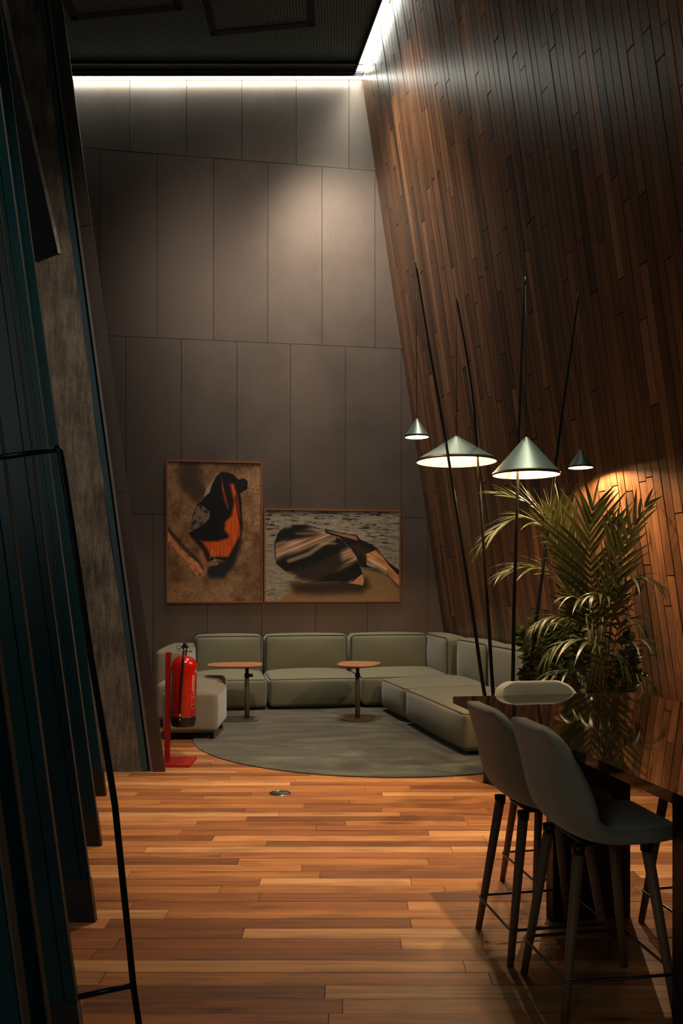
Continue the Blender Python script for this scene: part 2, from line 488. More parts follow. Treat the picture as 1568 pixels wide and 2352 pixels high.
# wall left: portal return in bronze panel, with joints square to the lean
mb = MB(); tones = []
rgt = P(379, FY, D0).x; lft = P(352.5, FY, D0).x
ys = [(0.0, 2.22), (2.226, 4.336), (4.342, 8.4)]
for z0, z1 in ys:
    q = lambda X, z: Vector((X - LEAN*z, D0, z + (0 if z in (0.0,) else LEAN*(X-lft))))
    o4 = [q(lft,z0), q(rgt,z0), q(rgt,z1), q(lft,z1)]
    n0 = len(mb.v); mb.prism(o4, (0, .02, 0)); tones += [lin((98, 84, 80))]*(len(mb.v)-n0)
wl_ = struct(mb.build('wall_left', M_panel)); tone_attr(wl_, tones)
b = MB()      # hidden return of the same wall, running back to the panel wall
pa = Vector((lft-.02, D0+.1, 0)); pb = Vector((-3.0, 8.2, 0)); pc = Vector((-3.75, 10.6, 0))
for p, q in ((pa, pb), (pb, pc)):
    n = Vector((-(q-p).y, (q-p).x, 0)).normalized()*.06
    if n.x > 0: n = -n
    tp = Vector((-LEAN*8.3*.9, 0, 8.3))
    b.hexa([p, q, q+n, p+n], [p+tp, q+tp, q+n+tp, p+n+tp])
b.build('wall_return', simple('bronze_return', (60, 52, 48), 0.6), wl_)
mb = MB(); mb.hexa(*lean_bar(345, 352, D0+.005, .08)); struct(mb.build('trim_3', simple('grey_profile', (112, 108, 100), 0.5, 0.3)))
mb = MB(); mb.hexa(*lean_bar(338, 345.5, D0+.06, .05)); struct(mb.build('trim_4', M_black))
mb = MB(); mb.hexa(*lean_bar(327, 339, D0+.005, .08)); struct(mb.build('trim_5', simple('teal_profile', (56, 78, 86), 0.5, 0.3)))

# concrete pillar with notch
t = thing('concrete_pillar', 'leaning rough board-marked concrete pillar behind the dark fins on the left', 'pillar', (0,0,0))
def slopeX(x, y, ynew): return x - LEAN*(y - ynew)
mb = MB(); yt = -700
outline = [ip(326,FY), ip(slopeX(326,FY,yt),yt), ip(5-0.226*700,yt), ip(5,0), ip(137,583), ip(88,602), ip(60,600), ip(60,1000), ip(110,FY)]
# finer front for an uneven outline
rng = random.Random(3)
def rough(a, b, n, amp):
    return [a.lerp(b, i/n) + (Vector((rng.uniform(-amp, amp), 0, 0)) if 0 < i < n else Vector()) for i in range(n)]
ol = []
for i, p in enumerate(outline):
    q = outline[(i+1) % len(outline)]
    ol += rough(p, q, 30 if i == 0 else 2, 0.006)
mb.prism(ol, (0, .45, 0)); pil = mb.build('pillar_shaft', M_conc, t)
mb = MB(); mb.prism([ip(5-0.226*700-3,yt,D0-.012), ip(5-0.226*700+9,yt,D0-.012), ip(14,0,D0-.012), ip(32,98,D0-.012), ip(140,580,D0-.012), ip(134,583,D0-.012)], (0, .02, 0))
q = mb.build('chamfer_edge', M_conclit, t); q['label'] = 'chamfered edge of the notch, painted pale as if lit'
# dark sheet added behind the pillar and fins to paint the darkness there
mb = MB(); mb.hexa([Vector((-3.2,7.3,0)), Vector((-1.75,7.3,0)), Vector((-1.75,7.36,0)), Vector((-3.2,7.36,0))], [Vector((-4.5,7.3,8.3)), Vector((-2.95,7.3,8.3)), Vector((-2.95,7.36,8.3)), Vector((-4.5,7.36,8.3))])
struct(mb.build('trim_6', simple('dark_backdrop', (40, 34, 28), 0.8)))

# fins
def fin_mat():
    m = NT('teal_steel'); v = m.coords(); n1 = m.noise(v, 2.2, 3); sc = m.noise(m.coords((60, 60, 6)), 4, 2, 0.5, 1.5)
    c = m.mix(n1, lin((10, 34, 38)), lin((15, 50, 52)))
    c = m.mix(m.ramp(sc, [(0.72, g1(0)), (0.80, g1(0.5))]), c, lin((70, 110, 110)))
    m.link(c, m.b.inputs['Base Color']); m.set(Roughness=0.3, Metallic=0.0); m.b.inputs['Specular IOR Level'].default_value = .18; return m.m
M_fin = fin_mat()
M_finedge = simple('lit_fin_edge', (64, 60, 52), 0.7, 0.1, 40, 0.5)  # pale tone paints the light along the scratched fin edges
FINS = [  # photo column of the right-hand foot, distance, wording
    (243, 5.91, 'farthest dark teal steel fin, right against the concrete pillar'),
    (232, 4.78, 'second farthest dark teal leaning fin, two in front of the pillar'),
    (219, 3.71, 'dark teal leaning fin in the middle of the row, foot fully on the floor'),
    (195, 2.62, 'broad dark teal leaning fin holding the lower bracket of the tube rail'),
    (109+0.134*(3300-2352), 1.47, 'second nearest leaning teal fin, cut off by the photo bottom'),
    (54+0.134*(4440-2352), 0.93, 'nearest leaning dark teal fin at the left photo edge')]
for i, (x, Y, lab) in enumerate(FINS):
    X = (x - CX)/F*Y; wd = 0.55; th = 0.022
    if i >= 4: X = (x - CX)/F*Y
    t = thing('steel_fin', lab, 'fin', (X, Y, 0), 0, 'leaning steel fins on the left')
    top = 7.6
    def q(dx, dy, z): return Vector((dx - LEAN*z, dy, z))
    mb = MB(); mb.hexa([q(-wd,0,0), q(-.004,0,0), q(-.004,th,0), q(-wd,th,0)], [q(-wd,0,top), q(-.004,0,top), q(-.004,th,top), q(-wd,th,top)])
    # folded lips at the right edge
    mb.hexa([q(-.05,-.006,0), q(-.038,-.006,0), q(-.038,.0,0), q(-.05,.0,0)], [q(-.05,-.006,top), q(-.038,-.006,top), q(-.038,0,top), q(-.05,0,top)])
    mb.build('plate', M_fin, t)
    mb = MB(); mb.hexa([q(-.004,.002,0), q(0,.002,0), q(0,th-.002,0), q(-.004,th-.002,0)], [q(-.004,.002,top), q(0,.002,top), q(0,th-.002,top), q(-.004,th-.002,top)])
    e = mb.build('edge_band', M_finedge, t); e['label'] = 'scratched edge painted pale as if lit'
    mb = MB(); mb.hexa([q(-wd,-.008,0.0), q(.002,-.008,0.0), q(.002,th+.004,0.0), q(-wd,th+.004,0.0)], [q(-wd,-.008,.19), q(.002,-.008,.19), q(.002,th+.004,.19), q(-wd,th+.004,.19)])
    mb.build('foot_reflection', simple('fin_foot', (17, 15, 13), 0.35, 0.2), t)  # darker foot, with a brownish reflection put into its colour

# tube rail in front of the fins
TY = 2.48
t = thing('tube_rail', 'thin dark leaning steel tube with two brackets in front of the fins', 'rail', (0,0,0))
def tp_(x, y): return P(x, y, TY)
pth = [tp_(x, y) for x, y in ((128,1026),(137,1036),(145,1080),(170,1240),(207,1500),(240,1695),(264,1850),(296,2160),(306,2262),(319,2352),(330,2442),)]
foot = pth[-1].copy(); foot = Vector((foot.x + LEAN*foot.z, TY, 0.0)); pth.append(foot)
M_tube = simple('dark_tube_steel', (20, 34, 38), 0.3, 0.6, 20, 0.2)
mb = MB(); mb.tube(pth, 0.0098, 14); mb.build('tube', M_tube, t)
for a, b in (((300,2264),(180,2290)), ((135,1033),(-60,1058))):
    mb = MB(); mb.tube([tp_(*a), tp_((a[0]+b[0])/2, (a[1]+b[1])/2), tp_(*b)], 0.0085, 12); mb.build('bracket', M_tube, t)

# ------------------------------------------------------------------ rug
def rug_mat():
    m = NT('green_rug'); v = m.coords((1, 2.4, 1)); n1 = m.noise(v, 2.2, 3, 0.55); n2 = m.noise(m.coords(), 300, 2)
    c = m.ramp(n1, [(0.32, lin((50, 54, 43))), (0.5, lin((68, 71, 57))), (0.68, lin((106, 104, 82)))])
    c = m.mix(m.math('MULTIPLY', n2, .5), c, lin((36, 40, 34)))
    m.link(c, m.b.inputs['Base Color']); m.set(Roughness=0.95); m.b.inputs['Sheen Weight'].default_value = .5
    m.b.inputs['Specular IOR Level'].default_value = .1
    m.bump(n2, .7, .004); return m.m
M_rug = rug_mat()
rc, rr = Vector((0.433, 8.329, 0)), 1.8785
out = []
for k in range(65):
    a = math.pi + math.pi*k/64; out.append(rc + Vector((rr*math.cos(a), rr*math.sin(a), 0)))
out += [Vector((rc.x+rr, 9.2, 0)), Vector((1.6, 10.3, 0)), Vector((-1.3, 10.0, 0)), Vector((rc.x-rr, 9.9, 0))]
out = [Vector((min(p.x, 4.028-.22*p.y-.08), p.y, 0)) for p in out]
mb = MB(); k = len(out)
lay = [(1.0, 0.001), (1.0, .009), (.997, .013), (.992, .014)]
vs = []
for s_, z in lay: vs += [rc + (p-rc)*s_ + Vector((0,0,z)) for p in out]
fs = [(i*k+j, i*k+(j+1)%k, (i+1)*k+(j+1)%k, (i+1)*k+j) for i in range(3) for j in range(k)] + [tuple(range(3*k, 4*k)), tuple(range(k))[::-1]]
mb.add(vs, fs)
tag(mb.build('round_rug', M_rug), 'dark green round-fronted rug in front of the sectional sofa', 'rug')

# ------------------------------------------------------------------ sofa
M_sofa = fabric('sofa_wool', (122, 121, 101)); M_pipe = fabric('sofa_piping', (74, 75, 63), 1, .1)
M_leg = simple('black_leg', (18, 18, 18), 0.35, .3)
def frame(O, xdir):                     # local x along the front, local y towards the back, z up
    x = Vector(xdir).normalized(); y = Vector((-x.y, x.x, 0))
    return Matrix(((x.x, y.x, 0, O[0]), (x.y, y.y, 0, O[1]), (0, 0, 1, 0), (0, 0, 0, 1)))
SEAT_Z, BACK_Z, FOOT = 0.365, 0.825, 0.035
def seat_part(root, x0, x1, y0, y1, top=SEAT_Z, name='seat'):
    g = 0.016
    mb = MB(); mb.rbox((x0+g,y0,FOOT),(x1-g,y1,top), .04, bulge=(.010,.028,.050), n=12); s = mb.build(name, M_sofa, root)
    mb = MB(); r = .0068
    for z, e in ((top-.012, .010), (FOOT+.015, .006)):
        mb.loop([(x0+g+e,y0+e,z),(x1-g-e,y0+e,z),(x1-g-e,y1-e,z),(x0+g+e,y1-e,z)], r, .05)
    mb.build('piping', M_pipe, s); return s
def back_part(root, x0, x1, y0, y1, z0=SEAT_Z-.06, z1=BACK_Z, axis='x', name='backrest'):
    g = 0.020
    mb = MB()
    if axis == 'x':
        mb.rbox((x0+g,y0,z0),(x1-g,y1,z1), .05, bulge=(.012,.045,.022), n=11)
    else:
        mb.rbox((x0,y0+g,z0),(x1,y1-g,z1), .05, bulge=(.045,.012,.022), n=11)
    s = mb.build(name, M_sofa, root); mb = MB(); e = .010
    if axis == 'x':
        for y in (y0+e, y1-e): mb.loop([(x0+g+e,y,z0+e),(x1-g-e,y,z0+e),(x1-g-e,y,z1-e),(x0+g+e,y,z1-e)], .0068, .06)
    else:
        for x in (x0+e, x1-e): mb.loop([(x,y0+g+e,z0+e),(x,y1-g-e,z0+e),(x,y1-g-e,z1-e),(x,y0+g+e,z1-e)], .0068, .06)
    mb.build('piping', M_pipe, s); return s
def legs(root, pts, h=FOOT+.01, r=.02):
    for x, y in pts:
        mb = MB(); mb.lathe([(r,0),(r,h)], (x,y,.014 if False else 0.0), 14); mb.build('leg', M_leg, root)
RUGZ = 0.014
def module(label, O, xdir, w_, d_, back=True, side=None, ins=.08, z=RUGZ, extra=None):
    ang = math.atan2(xdir[1], xdir[0])
    t = thing('sofa_section', label, 'sofa', (O[0], O[1], z), ang, 'modular sofa sections')
    seat_part(t, 0, w_, 0, d_)
    if back: back_part(t, 0, w_ if side is None else w_-0.27, d_-.27, d_)
    if side: back_part(t, w_-.265, w_, 0.02, d_, axis='y', name='side_backrest')
    legs(t, [(ins,ins),(w_-ins,ins),(ins,d_-ins),(w_-ins,d_-ins)])
    return t
# back row
UB = U; nb = -NB                                   # nb points to the wall
d_s = 1.12
def rowpt(x): # point of the front line for wall coordinate x
    return Vector((x, A0+SL*x, 0)) + NB*(d_s+.07)
b0, b1, b2, b3 = -1.91, -1.045, 0.045, 1.36
def ulen(a, b): return (b-a)*math.sqrt(1+SL*SL)
module('left sofa section of the back row, below the tall picture', rowpt(b0), UB, ulen(b0,b1), d_s)
module('middle sofa section of the back row, between the two side tables', rowpt(b1), UB, ulen(b1,b2), d_s)
module('corner sofa section where back row meets the wooden wall', rowpt(b2), UB, ulen(b2,b3), d_s, side=True)
# right wing
wa = Vector((.2155,-.9765,0)); wb = Vector((.9765,.2155,0))
fx = lambda D: 0.46 + .221*(9.9-D)
def wing(label, Dn, Df):
    # local x runs from far to near (front edge faces left), local y to the right
    O = Vector((fx(Df), Df, 0)); L = (Df-Dn)/.9765
    ang = math.atan2(wa.y, wa.x)
    t = thing('sofa_section', label, 'sofa', (O.x, O.y, RUGZ), ang, 'modular sofa sections')
    seat_part(t, 0, L, 0, 1.19); back_part(t, 0, L, .93, 1.19)
    legs(t, [(.1,.1),(L-.1,.1),(.1,1.05),(L-.1,1.05)])
    return t
wing('short grey sofa section on the right wing, beside the corner', 8.93, 9.86)
wing('long grey sofa section at the near end of the right wing', 7.19, 8.915)
# left ottomans and arm block
M_ott = fabric('ottoman_wool', (138, 130, 112))
def ottoman(label, x0, x1, y0, y1, top):
    t = thing('ottoman', label, 'ottoman', (x0, y0, 0), 0.0, 'grey ottomans on the left')
    mb = MB(); mb.rbox((0,0,.062+.02),(x1-x0,y1-y0,top), .045, bulge=(.008,.008,.02), n=7); c = mb.build('cushion', M_ott, t)
    mb = MB(); mb.loop([(.012,.012,top-.02),(x1-x0-.012,.012,top-.02),(x1-x0-.012,y1-y0-.012,top-.02),(.012,y1-y0-.012,top-.02)], .005, .05); mb.build('seam', M_ott, c)
    for x, y in ((.06,.07),(x1-x0-.06,.07),(.06,y1-y0-.07),(x1-x0-.06,y1-y0-.07)):
        zb = RUGZ if (x0+x > -1.40) else 0.0
        mb = MB(); mb.box((x-.022,y-.022,zb),(x+.022,y+.022,.085)); mb.build('leg', M_leg, t)
    return t
ottoman('near grey ottoman behind the fire extinguisher', -1.705, -1.185, 7.96, 8.66, .47)
ottoman('far grey ottoman behind the near one, touching the back row', -1.92, -1.30, 8.68, 9.50, .465)
t = thing('sofa_section', 'narrow arm section at the left end, behind the ottomans', 'sofa', (-2.12, 9.55, 0), 0.05, 'modular sofa sections')
mb = MB(); mb.rbox((0,0,.05),(.33,1.2,.735), .05, bulge=(.01,.01,.02), n=7); mb.build('armrest', M_ott, t)
legs(t, [(.06,.08),(.27,.08),(.06,1.1),(.27,1.1)])

# ------------------------------------------------------------------ side tables
def top_wood():
    m = NT('oak_table_top'); n = m.noise(m.coords((2, 30, 30)), 3, 4, .6, .4)
    m.link(m.mix(n, lin((168, 108, 70)), lin((206, 146, 100))), m.b.inputs['Base Color']); m.set(Roughness=.45); return m.m
M_oak = top_wood(); M_post = simple('olive_metal', (104, 100, 80), .5, .2)
def blob(a, b, n=48, tri=.12, p=3.2):
    pts = []
    for i in range(n):
        t_ = 2*math.pi*i/n; c, s_ = math.cos(t_), math.sin(t_)
        r = (abs(c)**p + abs(s_)**p)**(-1/p)
        pts.append(Vector((a*r*c, b*r*s_*(1+tri*c), 0)))
    return pts
def slab(mb, pts, z0, z1, e=.006):
    k = len(pts); lay = [(.955, z0), (1.0, (z0+z1)/2+e*.3), (1.0, z1-.003), (.99, z1)]
    vs = []
    for s_, z in lay: vs += [Vector((p.x*s_, p.y*s_, z)) for p in pts]
    fs = [(i*k+j, i*k+(j+1)%k, (i+1)*k+(j+1)%k, (i+1)*k+j) for i in range(3) for j in range(k)] + [tuple(range(3*k,4*k)), tuple(range(k))[::-1]]
    mb.add(vs, fs)
def side_table(label, px, D, rz, ox, a, b):
    X = (px-CX)/F*D
    t = thing('side_table', label, 'side table', (X, D, RUGZ), rz, 'small oak side tables on the rug')
    mb = MB(); slab(mb, [p + Vector((ox,0,0)) for p in blob(a, b)], .582, .604); mb.build('table_top', M_oak, t)
    mb = MB(); mb.lathe([(.019,.33),(.019,.582)], (0,0,0), 18); mb.build('inner_post', M_leg, t)
    mb = MB(); mb.lathe([(.027,.008),(.025,.44),(.022,.445)], (0,0,0), 20); mb.build('post', M_post, t)
    mb = MB(); mb.lathe([(.028,.455),(.028,.50)], (0,0,0), 18); mb.box((.02,-.015,.462),(.065,.015,.495)); mb.build('height_clamp', M_leg, t)
    mb = MB(); slab(mb, [p + Vector((ox*.8,0,0)) for p in blob(a*.8, b*.8)], 0, .010); mb.build('base_plate', M_post, t)
side_table('oak side table in front of the left sofa section', 567, 9.17, 0.10, -.13, .30, .23)
side_table('oak side table in front of the corner, right of the other', 821, 9.2, 1.35, .02, .28, .225)

# ------------------------------------------------------------------ pictures
def vnoise(x, y, seed=0):
    def h(i, j):
        n = np.sin(i*127.1 + j*311.7 + seed*74.7)*43758.5453; return n - np.floor(n)
    xi, yi = np.floor(x), np.floor(y); fx_, fy_ = x-xi, y-yi
    u, v = fx_*fx_*(3-2*fx_), fy_*fy_*(3-2*fy_)
    return (h(xi,yi)*(1-u)+h(xi+1,yi)*u)*(1-v) + (h(xi,yi+1)*(1-u)+h(xi+1,yi+1)*u)*v
def fbm(x, y, seed=0, o=4):
    s_, a, t_ = 0, .5, 0
    for i in range(o): s_ = s_ + a*vnoise(x*2**i, y*2**i, seed+i); t_ += a; a *= .55
    return s_/t_
def poly_sd(X, Y, pts):            # >0 inside, in units of the coordinates
    ins = np.zeros(X.shape, bool); d = np.full(X.shape, 1e9); k = len(pts)
    for i in range(k):
        x0, y0 = pts[i]; x1, y1 = pts[(i+1) % k]
        c = ((y0 > Y) != (y1 > Y)) & (X < (x1-x0)*(Y-y0)/((y1-y0) or 1e-9)+x0); ins ^= c
        ex, ey = x1-x0, y1-y0; tt = np.clip(((X-x0)*ex+(Y-y0)*ey)/(ex*ex+ey*ey), 0, 1)
        d = np.minimum(d, np.hypot(X-x0-tt*ex, Y-y0-tt*ey))
    return np.where(ins, d, -d)
def line_d(X, Y, pts):
    d = np.full(X.shape, 1e9)
    for (x0,y0),(x1,y1) in zip(pts, pts[1:]):
        ex, ey = x1-x0, y1-y0; tt = np.clip(((X-x0)*ex+(Y-y0)*ey)/(ex*ex+ey*ey), 0, 1)
        d = np.minimum(d, np.hypot(X-x0-tt*ex, Y-y0-tt*ey))
    return d
def sm(a, b, x): t_ = np.clip((x-a)/(b-a), 0, 1); return t_*t_*(3-2*t_)
def lay(img, rgb, al): 
    c = np.array(rgb, float) if not isinstance(rgb, np.ndarray) else rgb
    img[:] = img*(1-al[..., None]) + c*al[..., None]
def art_tall(X, Y):        # leaf sheath on sand
    n = fbm(X/160, Y/160, 1, 5); gr = vnoise(X/7, Y/7, 3); sp = vnoise(X/13, Y/13, 9)
    img = np.empty(X.shape+(3,)); img[:] = (126, 92, 62)
    lay(img, (150,112,78), sm(.45,.75,n)); lay(img, (84,60,40), sm(.55,.2,n)*.8)
    lay(img, (60,44,34), (sp > .8)*sm(700,1400,X)*.6*sm(2100,1200,Y)); img *= (.80+.40*gr)[...,None]; img *= (1-.22*(vnoise(X/9,Y/9,41)>.72))[...,None]
    lay(img, (40,32,26), sm(230,60,line_d(X,Y,[(400,120),(360,330),(500,560)]))*.75*(.5+.8*n))
    lay(img, (70,60,52), sm(1500,1900,Y)*.25*(vnoise((X+Y)/30,(Y-X)/120,5)))
    lay(img, (30,24,20), sm(60,0,line_d(X,Y,[(50,1150),(300,1430),(520,1650)]))*.7)
    st = poly_sd(X,Y,[(30,1150),(130,1300),(330,1520),(560,1700),(600,1860),(520,1900),(420,1780),(340,1640),(200,1500),(60,1330),(30,1280)])
    lay(img, (196,128,82), sm(-3,5,st)); lay(img, (120,62,34), sm(-3,5,st)*sm(.5,.8,fbm((X-Y)/40,(X+Y)/160,8)))
    lay(img, (22,24,26), sm(-60,30,poly_sd(X,Y,[(560,1700),(700,1880),(900,1890),(1080,1640),(1180,1300),(1050,1400),(900,1650)]))*.9)
    sh = [(870,235),(960,235),(1060,270),(1140,345),(1230,325),(1285,370),(1275,500),(1200,540),(1170,560),(1185,700),(1200,1000),(1190,1230),(1110,1380),(1030,1570),(900,1620),(780,1600),(690,1640),(640,1600),(560,1420),(450,1310),(355,1190),(440,1160),(390,1150),(430,900),(500,740),(560,700),(640,600),(740,400),(800,290)]
    sd = poly_sd(X,Y,sh); al = sm(-3,5,sd)
    lay(img, (14,12,11), al)
    lay(img, (150,136,118), sm(-2,4,poly_sd(X,Y,[(770,340),(640,480),(590,640),(690,560),(720,440)])))
    org = np.empty(X.shape+(3,)); org[:] = (200,82,20); fi = vnoise(X/9, Y/220, 12)
    org = org*(.78+.34*fi)[...,None]
    a1 = sm(0,60,poly_sd(X,Y,[(850,300),(900,340),(960,600),(1010,800),(960,850),(900,700),(855,500)]))
    a2 = sm(0,70,poly_sd(X,Y,[(950,370),(1090,390),(1150,600),(1190,900),(1195,1240),(1110,1390),(1000,1600),(760,1600),(680,1600),(620,1460),(540,1350),(400,1230),(560,1290),(800,1290),(950,1240),(880,1150),(900,1000),(1000,900),(1040,700),(990,500)]))
    for a in (a1, a2): lay(img, org, np.clip(a*1.1,0,1)*al)
    lay(img, (24,14,10), sm(26,4,line_d(X,Y,[(930,400),(1000,760)]))*al*.8); lay(img, (30,14,8), sm(20,4,line_d(X,Y,[(1090,600),(1130,900),(1180,1080)]))*al*.8)
    pd = poly_sd(X,Y,[(550,745),(690,850),(690,960),(600,1060),(480,1130),(390,1160),(430,930),(490,780)])
    lay(img, (112,98,84), sm(-3,6,pd)); lay(img, (46,40,36), sm(-3,6,pd)*sm(.45,.7,fbm(X/50,Y/50,21)))
    lay(img, (60,24,12), sm(30,6,line_d(X,Y,[(400,1240),(500,1360),(620,1480),(660,1640)]))*.85)
    pf = poly_sd(X,Y,[(560,1480),(640,1640),(820,1660),(810,1700),(680,1720),(640,1830),(540,1890),(590,1740),(540,1560)])
    lay(img, (150,104,72), sm(-3,5,pf)*(.6+.4*fi)); 
    lay(img, (200,170,140), sm(7,2,line_d(X,Y,[(690,1600),(720,1470),(770,1500),(760,1600),(820,1680)]))*.6)
    return img
def art_wide(X, Y):        # curled husk at the water's edge
    n = fbm(X/120, Y/60, 2, 4)
    img = np.empty(X.shape+(3,)); img[:] = (128,120,104)
    img *= (.8+.4*vnoise(X/5,Y/4,3))[...,None]
    wv = fbm((X+Y*.5)/75, (Y-X*.05)/11, 5, 3); lay(img, (46,42,38), np.clip(sm(.58,.68,wv)*.9*sm(800,150,Y)+sm(.62,.76,wv)*.4,0,1))
    lay(img, (168,158,138), sm(.4,.2,wv)*.5)
    sand = poly_sd(X,Y,[(190,1070),(300,940),(380,830),(700,800),(1130,730),(1250,700),(1400,780),(1540,900),(1540,1080)])
    lay(img, (128,98,66), sm(-25,25,sand)); img *= (1-.14*(sm(-25,25,sand)*(vnoise(X/6,Y/6,7)>.6)))[...,None]
    lay(img, (30,24,20), sm(-70,40,poly_sd(X,Y,[(330,880),(700,860),(1150,820),(1180,900),(1100,960),(600,980),(380,960)]))*.85)
    lay(img, (34,28,24), sm(-20,20,poly_sd(X,Y,[(1110,700),(1280,700),(1440,820),(1530,940),(1530,900),(1400,770)]))*.7)
    st = poly_sd(X,Y,[(1150,540),(1260,490),(1340,560),(1430,680),(1530,780),(1530,900),(1400,760),(1300,690),(1160,620)])
    hd = [(690,262),(900,310),(1050,330),(1080,370),(1250,450),(1330,540),(1420,640),(1530,720),(1530,800),(1380,690),(1260,500),(1160,560),(1160,660),(1240,700),(1100,690),(1000,500),(860,360),(700,310)]
    lay(img, (26,19,16), sm(-3,5,poly_sd(X,Y,hd)))
    lay(img, (176,118,84), sm(-2,5,poly_sd(X,Y,[(700,280),(1040,340),(1070,395),(900,350),(740,300)]))*.8)
    fi = vnoise((X*.45+Y*1.0)/7, (X-Y*.45)/150, 31)
    o2 = np.empty(X.shape+(3,)); o2[:] = (206,140,90); fj = vnoise((Y-X*.75)/8,(X+Y)/120,4); lay(img, o2*(.6+.5*fj)[...,None], sm(-2,6,st))
    lay(img, (216,196,168), sm(24,4,line_d(X,Y,[(1190,600),(1290,650),(1380,710)]))*.7)
    hus = [(150,430),(175,330),(250,260),(370,228),(490,226),(590,245),(600,290),(690,310),(800,340),(890,390),(960,470),(1040,560),(1090,680),(1110,745),(1130,830),(1120,890),(1030,875),(980,870),(850,845),(600,850),(440,860),(330,790),(240,720),(155,650),(145,560)]
    hs = poly_sd(X,Y,hus); al = sm(-3,5,hs)
    fib = vnoise((Y+X*.42)/6.0, (X-Y*.42)/170, 17); 
    band = .5+.5*np.sin((Y+X*.40-520)/62.0 + 1.2*vnoise(X/260,Y/260,3))
    base = np.empty(X.shape+(3,)); base[:] = (164,128,102)
    base = base*(.12+.95*sm(.15,.85,band))[...,None]*(.55+.7*fib)[...,None]
    lay(img, base, al)
    lay(img, (18,16,15), sm(-10,50,poly_sd(X,Y,[(240,400),(330,300),(450,250),(600,270),(700,330),(560,370),(380,400),(270,420)]))*al*.95)
    lay(img, (16,14,14), sm(-30,60,poly_sd(X,Y,[(170,650),(420,660),(620,560),(860,460),(900,600),(1010,580),(840,760),(820,830),(560,870),(420,850)]))*al*.8)
    lay(img, (190,168,140), sm(40,6,line_d(X,Y,[(300,620),(520,540),(660,440),(800,370)]))*al*.6)
    lay(img, (178,120,90), sm(-2,6,poly_sd(X,Y,[(1000,860),(1110,750),(1135,850),(1115,895),(1040,875)])))
    lay(img, (18,14,12), sm(9,3,line_d(X,Y,[(990,850),(1110,755)]))+0)
    lay(img, (22,16,13), sm(8,3,line_d(X,Y,[(150,600),(145,430),(180,320),(250,255),(370,226),(490,226),(590,245)]))*.9)
    return img
def picture_mat(name):
    m = NT(name); a = m.node('ShaderNodeAttribute', attribute_name='tone')
    m.link(a.outputs['Color'], m.b.inputs['Base Color']); m.set(Roughness=.5)
    m.b.inputs['Coat Weight'].default_value = .6; m.b.inputs['Coat Roughness'].default_value = .04; return m.m
M_frame = simple('oak_frame', (150, 98, 62), .5, 0, 40, .2)
def picture(name, label, x0, y0, x1, y1, fn, box, nx, ny):
    a, b = onwall(x0, y1), onwall(x1, y1); top = onwall(x0, y0); Wd = (b-a).length; H = top.z - a.z; dp = .045
    t = thing(name, label, 'picture', (a + NB*.003), math.atan2(U.y, U.x), 'framed pictures on the panel wall')
    fw = .02
    mb = MB()
    for lo, hi in (((0,-dp,0),(fw,0,H)),((Wd-fw,-dp,0),(Wd,0,H)),((fw,-dp,0),(Wd-fw,0,fw)),((fw,-dp,H-fw),(Wd-fw,0,H))): mb.box(lo, hi)
    mb.build('frame', M_frame, t)
    mb = MB(); mb.box((fw,-.012,fw),(Wd-fw,-.002,H-fw)); mb.build('backing_board', M_black, t)
    gx, gy = np.meshgrid(np.linspace(0,1,nx), np.linspace(0,1,ny))
    X = box[0]+gx*(box[2]-box[0]); Y = box[1]+gy*(box[3]-box[1])
    img = np.clip(fn(X, Y), 0, 255)/255.; img = img**2.2*1.75
    vx = fw+gx*(Wd-2*fw); vz = H-fw-gy*(H-2*fw)
    vs = np.stack([vx, np.full_like(vx, -.028), vz], -1).reshape(-1, 3)
    ii = np.arange(nx*ny).reshape(ny, nx)
    fs = np.stack([ii[:-1,:-1], ii[1:,:-1], ii[1:,1:], ii[:-1,1:]], -1).reshape(-1, 4)
    me = bpy.data.meshes.new('print'); me.from_pydata(vs.tolist(), [], fs.tolist()); me.materials.append(picture_mat(name+'_print'))
    o = bpy.data.objects.new('print', me); COL.objects.link(o); o.parent = t
    tone_attr(o, [tuple(c) for c in img.reshape(-1, 3)])
    return t
picture('framed_picture', 'tall framed photograph of an orange leaf sheath on sand', 382, 1057, 602, 1385, art_tall, (45,85,1490,2265), 300, 450)
picture('framed_picture', 'wide framed photograph of a brown husk lying by grey water', 605.5, 1168, 918, 1384, art_wide, (42,62,1527,1062), 460, 310)

# ------------------------------------------------------------------ fire extinguisher on stand
M_red = simple('red_paint', (190, 20, 5), .22, 0, 20, .06, coat=.5); M_redm = simple('red_powder_coat', (158, 24, 10), .45, 0, 20, .08)
M_chrome = simple('chrome', (190, 190, 186), .15, 1.0); M_rubber = simple('black_rubber', (18, 19, 20), .38)
sx = (384.5-CX)/F*6.98
tilt = 0.018
t = thing('extinguisher_stand', 'red metal stand with a square foot beside the left portal', 'stand', (sx, 6.98, 0))
mb = MB(); mb.hexa([Vector(p) for p in ((-.022,-.02,0.02),(.018,-.02,0.02),(.018,.02,0.02),(-.022,.02,0.02))], [Vector(p) for p in ((-.012,-.02,.925),(.030,-.02,.925),(.030,.02,.925),(-.012,.02,.925))])
mb.build('post', M_redm, t)
mb = MB(); mb.box((-.025,-.16,0),(.215,.18,.02)); mb.build('base_plate', M_redm, t)
for lo, hi in (((.025,-.012,.78),(.048,.012,.80)),((.02,-.012,.42),(.036,.012,.44))):
    mb = MB(); mb.box(lo, hi); mb.build('hook', M_redm, t)
ex = (420-CX)/F*6.95
t = thing('fire_extinguisher', 'red fire extinguisher with black hose hanging on its stand', 'fire extinguisher', (ex, 6.96, .315)); t.rotation_euler = (0, tilt*1.2, 0)
R = .1035
prof = [(R-.004,.08)] + [(R,.085),(R,.50)]
